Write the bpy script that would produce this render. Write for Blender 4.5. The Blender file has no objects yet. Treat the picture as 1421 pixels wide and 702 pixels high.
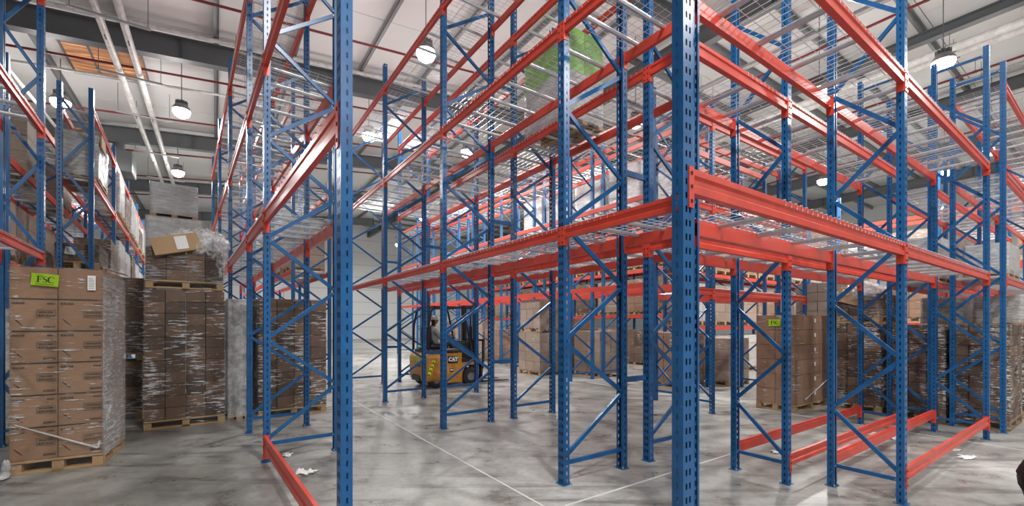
import bpy, bmesh, math, random
from mathutils import Vector, Matrix

random.seed(7)
S = bpy.context.scene
C = S.collection

# ------------------------------------------------------------------ camera, world, exposure
FPX, CX, HY, CAMH = 600.0, 710.5, 450.0, 1.55
cam_d = bpy.data.cameras.new('camera'); cam = bpy.data.objects.new('camera', cam_d); C.objects.link(cam)
cam.location = (0, 0, CAMH); cam.rotation_euler = (math.pi / 2, 0, 0)
cam_d.sensor_width = 36.0; cam_d.lens = 36.0 * FPX / 1421.0
cam_d.shift_y = (HY - 351.0) / 1421.0
cam_d.clip_start = 0.05; cam_d.clip_end = 300
S.camera = cam
w = bpy.data.worlds.new('world'); S.world = w; w.use_nodes = True
w.node_tree.nodes['Background'].inputs[0].default_value = (0.93, 0.96, 1.0, 1)
w.node_tree.nodes['Background'].inputs[1].default_value = 0.32
S.view_settings.view_transform = 'Standard'; S.view_settings.look = 'None'
S.view_settings.gamma = 1.0; S.view_settings.use_curve_mapping = False
S.view_settings.exposure = 0.22
LAMP_W = 340.0; GLOW_W = 85.0

# ------------------------------------------------------------------ directions
def vdir(vpx):
    v = Vector(((vpx - CX) / FPX, 1.0)); v.normalize(); return v
def perp(u): return Vector((u.y, -u.x))
def rot90(u): return Vector((-u.y, u.x))
U = vdir(300); V = perp(U)             # the building grid
U1 = vdir(255); V1 = perp(U1)          # racks round the loaded aisle
V3 = Vector((0.823, 0.568)).normalized(); U3 = rot90(V3)   # racks with floor beams
def g(su, sv): return U * su + V * sv
def g1(su, sv): return U1 * su + V1 * sv
def g3(su, sv): return U3 * su + V3 * sv
def ang(d): return math.atan2(d.y, d.x)

# ------------------------------------------------------------------ materials
def mat(name, col=(.5, .5, .5), rough=.5, metal=0.0, spec=.5):
    m = bpy.data.materials.new(name); m.use_nodes = True
    b = m.node_tree.nodes['Principled BSDF']
    b.inputs['Base Color'].default_value = (*col, 1); b.inputs['Roughness'].default_value = rough
    b.inputs['Metallic'].default_value = metal; b.inputs['Specular IOR Level'].default_value = spec
    return m
def N(m, t, **kw):
    n = m.node_tree.nodes.new(t)
    for k, v in kw.items(): setattr(n, k, v)
    return n
def L(m, a, b): m.node_tree.links.new(a, b)
def bsdf(m): return m.node_tree.nodes['Principled BSDF']
def coords(m, scale=(1, 1, 1), kind='Object', rot=(0, 0, 0)):
    tc = N(m, 'ShaderNodeTexCoord'); mp = N(m, 'ShaderNodeMapping')
    mp.inputs['Scale'].default_value = scale; mp.inputs['Rotation'].default_value = rot
    L(m, tc.outputs[kind], mp.inputs[0]); return mp.outputs[0]
def noise(m, vec, scale, detail=3, rough=.55):
    n = N(m, 'ShaderNodeTexNoise'); n.inputs['Scale'].default_value = scale
    n.inputs['Detail'].default_value = detail; n.inputs['Roughness'].default_value = rough
    L(m, vec, n.inputs['Vector']); return n.outputs['Fac']
def ramp(m, fac, stops):
    r = N(m, 'ShaderNodeValToRGB'); el = r.color_ramp.elements
    while len(el) < len(stops): el.new(.5)
    for e, (p, c) in zip(el, stops):
        e.position = p; e.color = (*c, 1) if len(c) == 3 else c
    L(m, fac, r.inputs[0]); return r.outputs[0]
def mix(m, fac, a, b, mode='MIX'):
    n = N(m, 'ShaderNodeMix', data_type='RGBA', blend_type=mode)
    for sock, v in ((n.inputs[0], fac), (n.inputs[6], a), (n.inputs[7], b)):
        if hasattr(v, 'is_output'): L(m, v, sock)
        elif isinstance(v, (int, float)): sock.default_value = v
        else: sock.default_value = (*v, 1)
    return n.outputs[2]
def bump(m, fac, strength=.2, dist=.01):
    b = N(m, 'ShaderNodeBump'); b.inputs['Strength'].default_value = strength; b.inputs['Distance'].default_value = dist
    L(m, fac, b.inputs['Height']); L(m, b.outputs[0], bsdf(m).inputs['Normal'])
def worn(name, col, chip, rough, thr=.7, vary=.18, metal=0.0):
    m = mat(name, col, rough, metal)
    c = coords(m, (1, 1, 1), 'Object')
    n1 = noise(m, c, 6, 4); n2 = noise(m, c, 45, 4, .7)
    d = tuple(x * (1 - vary) for x in col); l = tuple(min(1, x * (1 + vary)) for x in col)
    base = ramp(m, n1, [(.3, d), (.7, l)])
    f = ramp(m, n2, [(thr, (0, 0, 0)), (thr + .04, (1, 1, 1))])
    L(m, mix(m, f, base, chip), bsdf(m).inputs['Base Color'])
    return m
M = {}
M['blue'] = worn('rack_blue_paint', (.010, .100, .275), (.35, .45, .55), .30, .69)
M['bluef'] = mat('rack_blue_far', (.011, .102, .28), .4)
M['red'] = worn('beam_red_paint', (.62, .062, .036), (.75, .45, .38), .33, .72, .12)
M['redf'] = mat('beam_red_far', (.62, .068, .042), .4)
M['galv'] = worn('galvanised_steel', (.58, .60, .62), (.8, .82, .84), .38, .66, .15, .55)
M['dark'] = mat('painted_hole_shade', (.01, .012, .02), .8)  # near-black colour standing in for shade inside slots and holes
M['bolt'] = mat('zinc_bolt', (.6, .6, .58), .35, .8)

m = mat('concrete_floor', (.4, .4, .39), .45); M['floor'] = m
c = coords(m)
n1 = noise(m, c, .35, 6, .6); n2 = noise(m, c, 2.2, 8, .65)
c2 = coords(m, (.35, 3.2, 1), 'Object', (0, 0, ang(V))); n3 = noise(m, c2, 1.6, 6, .6)
n4 = noise(m, c, 16, 6, .7)
a = ramp(m, n1, [(.32, (.20, .195, .18)), (.5, (.345, .34, .325)), (.66, (.52, .515, .50))])
b = ramp(m, n2, [(.30, (.50, .49, .46)), (.47, (.92, .92, .91)), (.72, (1.2, 1.2, 1.2))])
x = mix(m, 1.0, a, b, 'MULTIPLY')
s = ramp(m, n3, [(.36, (.45, .44, .42)), (.47, (1, 1, 1))])
x = mix(m, .8, x, s, 'MULTIPLY')
f4 = ramp(m, n4, [(.3, (.68, .68, .66)), (.55, (1.0, 1.0, 1.0)), (.75, (1.14, 1.14, 1.14))])
x = mix(m, .7, x, f4, 'MULTIPLY')
L(m, x, bsdf(m).inputs['Base Color'])
L(m, ramp(m, n2, [(.3, (.22, .22, .22)), (.7, (.48, .48, .48))]), bsdf(m).inputs['Roughness'])
bump(m, n4, .12, .004)
M['joint'] = mat('floor_joint_sealant', (.6, .6, .58), .6)
M['scuff'] = mat('floor_paint_mark', (.62, .62, .6), .6)

M['roof'] = mat('white_roof_liner', (.80, .805, .80), .5)
M['roofslab'] = mat('roof_seam_grey', (.35, .35, .35), .7)
M['wall'] = mat('white_wall_cladding', (.74, .75, .75), .5)
M['wallseam'] = mat('wall_seam_grey', (.3, .31, .31), .6)
M['steel'] = mat('grey_painted_steel', (.14, .15, .158), .45)
M['purlin'] = mat('galvanised_purlin', (.24, .25, .26), .45, .3)
M['pipew'] = worn('white_insulated_pipe', (.66, .66, .64), (.4, .4, .4), .5, .66)
M['pipeg'] = mat('grey_conduit', (.42, .43, .44), .4, .4)
M['pipered'] = mat('sprinkler_dark_red', (.20, .022, .026), .4)
M['black'] = mat('black_steel', (.016, .016, .018), .4)
M['rubber'] = mat('black_rubber', (.02, .02, .02), .75)
M['grey'] = mat('grey_plastic', (.22, .22, .22), .5)
m = mat('lamp_glow', (1, 1, 1), .5); M['glow'] = m
bsdf(m).inputs['Emission Color'].default_value = (1, .98, .94, 1); bsdf(m).inputs['Emission Strength'].default_value = 22
m = mat('amber_skylight', (.22, .10, .05), .5); M['sky'] = m
c = coords(m, (5, .5, 1), 'Object')
e = ramp(m, noise(m, c, 1.6, 4), [(.3, (.05, .025, .015)), (.52, (.30, .13, .06)), (.70, (1.0, .45, .18))])
L(m, e, bsdf(m).inputs['Emission Color']); bsdf(m).inputs['Emission Strength'].default_value = .8

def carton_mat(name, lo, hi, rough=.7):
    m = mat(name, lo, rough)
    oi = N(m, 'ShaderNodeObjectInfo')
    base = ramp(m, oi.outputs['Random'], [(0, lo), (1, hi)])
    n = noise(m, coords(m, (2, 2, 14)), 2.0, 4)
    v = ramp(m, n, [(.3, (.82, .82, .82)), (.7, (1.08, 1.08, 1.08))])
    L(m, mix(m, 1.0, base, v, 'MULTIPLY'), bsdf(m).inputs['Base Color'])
    return m
M['tan'] = carton_mat('tan_cardboard', (.27, .150, .085), (.33, .19, .11))
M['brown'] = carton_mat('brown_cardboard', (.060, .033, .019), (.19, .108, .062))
M['pale'] = carton_mat('pale_carton', (.50, .48, .46), (.62, .60, .58))
M['fawn'] = carton_mat('fawn_cardboard', (.30, .22, .165), (.40, .31, .24))
M['box'] = mat('fresh_cardboard', (.45, .29, .16), .7)
M['wood'] = worn('pallet_wood', (.42, .27, .13), (.2, .12, .06), .7, .68, .25)
M['wooddark'] = worn('weathered_pallet_wood', (.22, .14, .08), (.1, .06, .03), .75, .68, .25)
M['paper'] = mat('white_paper', (.8, .8, .79), .6)
M['ink'] = mat('black_ink', (.025, .022, .02), .7)
M['inkbrown'] = mat('faded_print', (.07, .05, .035), .7)
M['green'] = mat('lime_green_card', (.36, .60, .018), .5)

def film(name, lo, hi, p0, p1, scale, rot, tint=(.85, .86, .87)):
    m = mat(name, tint, .16); t = m.node_tree
    b = bsdf(m); b.inputs['Specular IOR Level'].default_value = 1.0; b.inputs['Roughness'].default_value = .1
    c = coords(m, scale, 'Object', rot)
    n = noise(m, c, 3.2, 7, .68)
    n2 = noise(m, coords(m, (1, 1, 1)), 3.0, 4, .6)
    mm = N(m, 'ShaderNodeMath', operation='ADD'); L(m, n, mm.inputs[0])
    m2 = N(m, 'ShaderNodeMath', operation='MULTIPLY_ADD'); L(m, n2, m2.inputs[0]); m2.inputs[1].default_value = .5; m2.inputs[2].default_value = -.25
    L(m, m2.outputs[0], mm.inputs[1])
    f = ramp(m, mm.outputs[0], [(p0, (lo,) * 3), (p1, (hi,) * 3)])  # opaque pale streaks paint highlights onto the film
    tr = N(m, 'ShaderNodeBsdfTransparent'); ms = N(m, 'ShaderNodeMixShader')
    L(m, f, ms.inputs[0]); L(m, tr.outputs[0], ms.inputs[1]); L(m, b.outputs[0], ms.inputs[2])
    L(m, ms.outputs[0], t.nodes['Material Output'].inputs[0])
    bump(m, n, .9, .03)
    return m
M['film'] = film('stretch_film_clear', .035, .85, .60, .68, (1.1, 1.1, 30), (.10, .14, 0))
M['filmh'] = film('stretch_film_streaked', .04, .95, .565, .63, (1.6, 1.6, 32), (.06, -.08, 0))
M['filmm'] = film('stretch_film_milky', .42, .92, .40, .72, (1.2, 1.2, 7), (.2, .1, 0), (.80, .82, .83))
M['filmc'] = film('stretch_film_crumpled', .12, .95, .42, .62, (3, 3, 3), (.4, .3, 0), (.86, .87, .88))
M['filmd'] = film('stretch_film_diagonal', .16, .95, .46, .66, (1.2, 1.2, 26), (.55, .55, 0))

# ------------------------------------------------------------------ mesh helpers
class MB:
    def __init__(s): s.v = []; s.f = []; s.m = []; s.sm = []
    def add(s, vs, fs, mi=0, smooth=False):
        o = len(s.v); s.v += [tuple(p) for p in vs]
        s.f += [tuple(o + i for i in f) for f in fs]; s.m += [mi] * len(fs); s.sm += [smooth] * len(fs)
    def box(s, c, sz, rz=0, mi=0, R=None):
        hx, hy, hz = sz[0] / 2, sz[1] / 2, sz[2] / 2
        P = [Vector((x, y, z)) for z in (-hz, hz) for y in (-hy, hy) for x in (-hx, hx)]
        if R is None and rz: R = Matrix.Rotation(rz, 3, 'Z')
        if R is not None: P = [R @ p for p in P]
        c = Vector(c); P = [p + c for p in P]
        s.add(P, [(0, 2, 3, 1), (4, 5, 7, 6), (0, 1, 5, 4), (2, 6, 7, 3), (0, 4, 6, 2), (1, 3, 7, 5)], mi)
    def ext(s, prof, p0, p1, A, B, mi=0, cap=True):
        p0, p1, A, B = map(Vector, (p0, p1, A, B)); n = len(prof)
        P = [p0 + A * a + B * b for a, b in prof] + [p1 + A * a + B * b for a, b in prof]
        F = [(i, (i + 1) % n, n + (i + 1) % n, n + i) for i in range(n)]
        if cap: F += [tuple(range(n - 1, -1, -1)), tuple(range(n, 2 * n))]
        s.add(P, F, mi)
    def cyl(s, p0, p1, r0, r1=None, n=10, mi=0, cap=True, smooth=True):
        p0, p1 = Vector(p0), Vector(p1); r1 = r0 if r1 is None else r1
        t = (p1 - p0).normalized(); a = t.orthogonal().normalized(); b = t.cross(a)
        P = [p + (a * math.cos(2 * math.pi * i / n) + b * math.sin(2 * math.pi * i / n)) * r for p, r in ((p0, r0), (p1, r1)) for i in range(n)]
        s.add(P, [(i, (i + 1) % n, n + (i + 1) % n, n + i) for i in range(n)], mi, smooth)
        if cap: s.add(P, [tuple(range(n - 1, -1, -1)), tuple(range(n, 2 * n))], mi)
    def lathe(s, prof, c=(0, 0, 0), n=20, mi=0):
        c = Vector(c); k = len(prof)
        P = [c + Vector((r * math.cos(2 * math.pi * i / n), r * math.sin(2 * math.pi * i / n), z)) for i in range(n) for r, z in prof]
        s.add(P, [(i * k + j, ((i + 1) % n) * k + j, ((i + 1) % n) * k + j + 1, i * k + j + 1) for i in range(n) for j in range(k - 1)], mi, True)
    def wire(s, pts, r=.003, mi=0):
        pts = [Vector(p) for p in pts]; P = []
        for i, p in enumerate(pts):
            t = (pts[min(i + 1, len(pts) - 1)] - pts[max(i - 1, 0)]).normalized()
            a = t.orthogonal().normalized(); b = t.cross(a)
            if abs(t.z) < .9: a = Vector((0, 0, 1)); b = t.cross(a).normalized()
            P += [p + (a * math.cos(q) + b * math.sin(q)) * r for q in (0, 2.094, 4.189)]
        F = [(3 * i + j, 3 * i + (j + 1) % 3, 3 * i + 3 + (j + 1) % 3, 3 * i + 3 + j) for i in range(len(pts) - 1) for j in range(3)]
        s.add(P, F, mi)
    def mesh(s, name, *mats):
        me = bpy.data.meshes.new(name); me.from_pydata(s.v, [], s.f)
        for q in mats: me.materials.append(M[q] if isinstance(q, str) else q)
        me.polygons.foreach_set('material_index', s.m); me.polygons.foreach_set('use_smooth', s.sm); me.update()
        return me
def ob(name, me, parent=None, loc=(0, 0, 0), rot=(0, 0, 0), scale=None):
    o = bpy.data.objects.new(name, me); C.objects.link(o)
    o.location = loc; o.rotation_euler = rot
    if scale is not None: o.scale = scale
    if parent: o.parent = parent
    return o
def tag(o, label, cat, group=None, kind=None):
    if label: o['label'] = label
    if cat: o['category'] = cat
    if group: o['group'] = group
    if kind: o['kind'] = kind
    return o
def thing(name, label, cat, loc, rz=0, group=None):
    o = ob(name, None, None, (loc[0], loc[1], loc[2] if len(loc) > 2 else 0), (0, 0, rz))
    o.empty_display_size = .1
    return tag(o, label, cat, group)
CACHE = {}
def cached(key, fn):
    if key not in CACHE: CACHE[key] = fn()
    return CACHE[key]
def bev(size, r, seg, *mats, center=(0, 0, 0), name='panel'):
    bm = bmesh.new(); bmesh.ops.create_cube(bm, size=1)
    for v in bm.verts: v.co = Vector((v.co.x * size[0] + center[0], v.co.y * size[1] + center[1], v.co.z * size[2] + center[2]))
    bmesh.ops.bevel(bm, geom=bm.edges[:], offset=r, segments=seg, profile=.5, affect='EDGES')
    me = bpy.data.meshes.new(name); bm.to_mesh(me); bm.free()
    for q in mats: me.materials.append(M[q])
    me.polygons.foreach_set('use_smooth', [True] * len(me.polygons))
    return me

# ------------------------------------------------------------------ floor, roof, walls
SU0, SU1, SV0, SV1, SVB = -14.0, 46.0, -18.0, 46.0, 12.0
def roof_h(sv): return 10.2 + .1 * (min(sv, SVB) + 1.4)
mb = MB(); q = [g(SU0, SV0), g(SU0, SV1), g(SU1, SV1), g(SU1, SV0)]
mb.add([(p.x, p.y, 0) for p in q] + [(p.x, p.y, -.2) for p in q], [(0, 1, 2, 3), (7, 6, 5, 4), (0, 4, 5, 1), (1, 5, 6, 2), (2, 6, 7, 3), (3, 7, 4, 0)])
floor = tag(ob('floor', mb.mesh('floor', 'floor')), 'stained grey concrete warehouse floor', 'floor', kind='structure')
def strip(parent, p, q, wd, name, mt, h=.0035):
    d = (q - p); me = MB(); me.box((0, 0, h / 2), (d.length, wd, h)); c = (p + q) / 2
    return ob(name, me.mesh(name, mt), parent, (c.x, c.y, 0), (0, 0, ang(d)))
for sv in (2.3, -3.6, 8.2, 14.1, 20, 26): strip(floor, g(-1, sv), g(40, sv), .022, 'floor_joint', 'joint')
for su in (2.79, 8.7, 14.6, 20.5): strip(floor, g(su, -12), g(su, 30), .02, 'floor_joint', 'joint')

slab = MB()
def slab_quad(su0, su1, sv0, sv1, h0, h1):
    P = [(*g(su, sv), h) for su, sv, h in ((su0, sv0, h0), (su1, sv0, h0), (su1, sv1, h1), (su0, sv1, h1))]
    slab.add(P + [(x, y, z + .1) for x, y, z in P], [(0, 1, 2, 3), (7, 6, 5, 4), (0, 4, 5, 1), (1, 5, 6, 2), (2, 6, 7, 3), (3, 7, 4, 0)])
slab_quad(SU0, SU1, SV0, SVB, roof_h(SV0) + .05, roof_h(SVB) + .05)
slab_quad(SU0, SU1, SVB, SV1, roof_h(SVB) + .05, roof_h(SVB) + .05)
ceil = tag(ob('ceiling', slab.mesh('ceiling', 'roofslab')), 'white panelled warehouse roof on grey steel rafters', 'ceiling', kind='structure')
tilt = math.atan(.1)
def panel_me(a, b):
    k = MB(); k.box((0, 0, .02), (a - .025, b - .02, .04)); return k.mesh('roof_panel', 'roof')
pm1 = panel_me(3.0, 6.0 / math.cos(tilt)); pm2 = panel_me(6.0, 3.4)
aU, aV = ang(U), ang(V)
for i in range(20):
    for j in range(5):
        sv = SV0 + 3 + 6 * j; p = g(SU0 + 1.5 + 3 * i, sv)
        # local x along U, local y along -V (down slope)
        ob('roof_panel', pm1, ceil, (p.x, p.y, roof_h(sv)), (-tilt, 0, aU))
for i in range(10):
    for j in range(10):
        p = g(SU0 + 3 + 6 * i, SVB + 1.7 + 3.4 * j); ob('roof_panel', pm2, ceil, (p.x, p.y, roof_h(SVB)), (0, 0, aU))
def ibeam(a, b, depth, fl, name, mt, haunch=0):
    d = b - a; L_ = d.length; k = MB(); t = .025
    for z in (0, -depth): k.box((L_ / 2, 0, z), (L_, fl, t))
    k.box((L_ / 2, 0, -depth / 2), (L_, .014, depth))
    n = max(1, int(L_ / 4))
    for i in range(n + 1): k.box((min(L_ - .02, max(.02, i * L_ / n)), 0, -depth / 2), (.015, fl * .9, depth - t))
    o = ob(name, k.mesh(name, mt), ceil, a, (0, 0, 0)); o.rotation_euler = d.to_track_quat('X', 'Z').to_euler(); return o
def P3(v2, z): return Vector((v2.x, v2.y, z))
for su in (0.2, 8.2, 16.2, 24.2, 32.2, 40.2):
    ibeam(P3(g(su, SV0), roof_h(SV0) - .22), P3(g(su, SVB), roof_h(SVB) - .22), .62, .28, 'rafter', 'steel')
for sv in (13.2, 19.6, 26.0, 32.4, 38.8): ibeam(P3(g(SU0, sv), 11.3), P3(g(SU1, sv), 11.3), .62 if sv != 19.6 else .3, .28, 'rafter', 'steel')
def purl(a, b):
    d = b - a; k = MB(); k.box((d.length / 2, 0, 0), (d.length, .02, .2)); k.box((d.length / 2, .035, -.09), (d.length, .07, .015)); k.box((d.length / 2, -.035, .09), (d.length, .07, .015))
    o = ob('purlin', k.mesh('purlin', 'purlin'), ceil, a); o.rotation_euler = d.to_track_quat('X', 'Z').to_euler()
sv = SV0 + .8
while sv < SVB: purl(P3(g(SU0, sv), roof_h(sv) - .12), P3(g(SU1, sv), roof_h(sv) - .12)); sv += 2.15
su = SU0 + .6
while su < SU1: purl(P3(g(su, SVB), 11.42), P3(g(su, SV1), 11.42)); su += 2.2
k = MB(); k.box((0, 0, 0), (2.0, 1.9, .05)); p = g(18.9, -2.9); sk = ob('skylight', k.mesh('skylight', 'sky'), ceil, (p.x, p.y, roof_h(-2.9) - .03), (-tilt, 0, aU))
sk['label'] = 'amber translucent roof skylight'
k = MB()
for i in range(4): k.box((0, -.95 + .63 * i, -.05), (2.04, .05, .06))
for i in (-1, 1): k.box((i, 0, -.05), (.05, 1.95, .06))
ob('skylight_frame', k.mesh('skylight_frame', 'steel'), sk)

def wall(name, a, b, h, label):
    d = b - a; n = max(1, round(d.length / 6.0)); k = MB()
    k.box((d.length / 2, .12, h / 2), (d.length, .1, h))
    o = tag(ob(name, k.mesh(name, 'wallseam'), None, (a.x, a.y, 0), (0, 0, ang(d))), label, 'wall', kind='structure')
    rows = 9; ph = h / rows; pw = d.length / n
    pmesh = MB(); pmesh.box((pw / 2, .045, ph / 2), (pw - .03, .06, ph - .03)); pmesh = pmesh.mesh('wall_panel', 'wall')
    for i in range(n):
        for j in range(rows): ob('wall_panel', pmesh, o, (i * pw, 0, j * ph))
    return o
wall('wall_back', g(SU1, SV0), g(SU1, SV1), 11.6, 'white horizontally panelled end wall of the warehouse')
wall('wall_left', g(SU0, SV0), g(SU1, SV0), 8.6, 'white panelled side wall beyond the loaded racks')
wall('wall_right', g(SU1, SV1), g(SU0, SV1), 11.6, 'white panelled side wall behind the rack with floor beams')

# ------------------------------------------------------------------ pallet racks
def post_mesh(h, sc, lod):
    w, d = .09 * sc, .07 * sc; k = MB(); mt = 'blue' if lod == 0 else 'bluef'
    if lod >= 1:
        k.box((0, d / 2, h / 2), (w, d, h)); return k.mesh('upright_post', mt)
    pit = .075 * sc; n = int(h / pit)
    def plate(o, uv, cuts, hc):      # cuts: distances along uv, hc: columns with slots
        o, uv = Vector(o), Vector(uv)
        for i in range(len(cuts) - 1):
            a, b = o + uv * cuts[i], o + uv * cuts[i + 1]
            if i not in hc: k.add([a, b, b + Vector((0, 0, h)), a + Vector((0, 0, h))], [(0, 1, 2, 3)]); continue
            z = 0
            for j in range(n):
                z1 = j * pit + pit * .28; z2 = z1 + pit * .46
                k.add([a + Vector((0, 0, z)), b + Vector((0, 0, z)), b + Vector((0, 0, z1)), a + Vector((0, 0, z1))], [(0, 1, 2, 3)]); z = z2
            k.add([a + Vector((0, 0, z)), b + Vector((0, 0, z)), b + Vector((0, 0, h)), a + Vector((0, 0, h))], [(0, 1, 2, 3)])
    s1, s2 = w * .24, w * .40
    plate((-w / 2, 0, 0), (1, 0, 0), [0, s1, s2, w - s2, w - s1, w], (1, 3))
    plate((w / 2, 0, 0), (0, 1, 0), [0, d * .44, d * .60, d], (1,))
    plate((-w / 2, 0, 0), (0, 1, 0), [0, d * .44, d * .60, d], (1,))
    for sx in (-1, 1):
        k.add([(sx * w / 2, d, 0), (sx * w * .22, d, 0), (sx * w * .22, d, h), (sx * w / 2, d, h)], [(0, 1, 2, 3)])
    # a dark sheet just inside paints the shade seen through the slots
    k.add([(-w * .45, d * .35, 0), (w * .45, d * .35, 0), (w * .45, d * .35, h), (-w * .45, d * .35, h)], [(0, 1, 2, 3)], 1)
    return k.mesh('upright_post', mt, 'dark')
def foot_mesh(sc):
    k = MB(); k.box((0, .035 * sc, .003), (.12 * sc, .11 * sc, .006))
    for sx in (-1, 1): k.cyl((sx * .05 * sc, .075 * sc, .006), (sx * .05 * sc, .075 * sc, .03 * sc), .008, n=6, mi=1)
    return k.mesh('base_plate', 'blue', 'bolt')
BP = [(0, 0), (0, -.028), (.010, -.036), (.010, -.066), (0, -.074), (0, -.11), (.042, -.11), (.042, -.026), (.028, -.026), (.028, 0)]
def beam_mesh(L_, lod):
    k = MB()
    if lod == 0: k.ext(BP, (-L_ / 2, 0, 0), (L_ / 2, 0, 0), (0, 1, 0), (0, 0, 1))
    else: k.box((0, .021, -.055), (L_, .042, .11))
    return k.mesh('beam', 'red' if lod == 0 else 'redf')
def conn_mesh(sc):
    k = MB(); h = .185
    k.box((.022 * sc, -.003, .005 - h / 2), (.046 * sc, .006, h)); k.box((-.003, .028, .005 - h / 2), (.006, .056, h))
    for z in (-.025, -.085, -.15): k.box((.022 * sc, -.007, z), (.011, .004, .014), mi=1)  # dark boxes painted as the shade in the connector holes
    return k.mesh('connector', 'red', 'dark')
def brace_mesh(L_, lod, sc):
    k = MB(); a, b = .042 * sc, .026 * sc; t = .006
    if lod == 0:
        k.ext([(-a / 2, 0), (a / 2, 0), (a / 2, b), (a / 2 - t, b), (a / 2 - t, t), (-a / 2 + t, t), (-a / 2 + t, b), (-a / 2, b)], (0, 0, 0), (L_, 0, 0), (0, 0, 1), (0, 1, 0))
        for e in (.02, L_ - .02): k.cyl((e, -.006, 0), (e, .004, 0), .009, n=6, mi=1)
    else: k.box((L_ / 2, b / 2, 0), (L_, b, a))
    return k.mesh('brace', 'blue' if lod == 0 else 'bluef', 'bolt')
def deck_mesh(w, d, lod):
    k = MB(); r = .0032 if lod == 0 else .0042
    sx, sy = (.072, .1) if lod == 0 else (.11, .16)
    n = max(2, int(w / sx))
    for i in range(n + 1):
        x = -w / 2 + .012 + (w - .024) * i / n
        if lod == 0: k.wire([(x, -.004, -.03), (x, -.004, .004), (x, d + .004, .004), (x, d + .004, -.03)], r)
        else: k.wire([(x, 0, .004), (x, d, .004)], r)
    n = max(2, int(d / sy))
    for i in range(n + 1): k.wire([(-w / 2, .02 + (d - .04) * i / n, .009), (w / 2, .02 + (d - .04) * i / n, .009)], r)
    return k.mesh('wire_deck', 'galv')
def bar_mesh(d):
    k = MB(); k.ext([(-.02, 0), (.02, 0), (.02, -.012), (.012, -.03), (-.012, -.03), (-.02, -.012)], (0, .03, 0), (0, d - .03, 0), (1, 0, 0), (0, 0, 1))
    return k.mesh('support_bar', 'galv')

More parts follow.
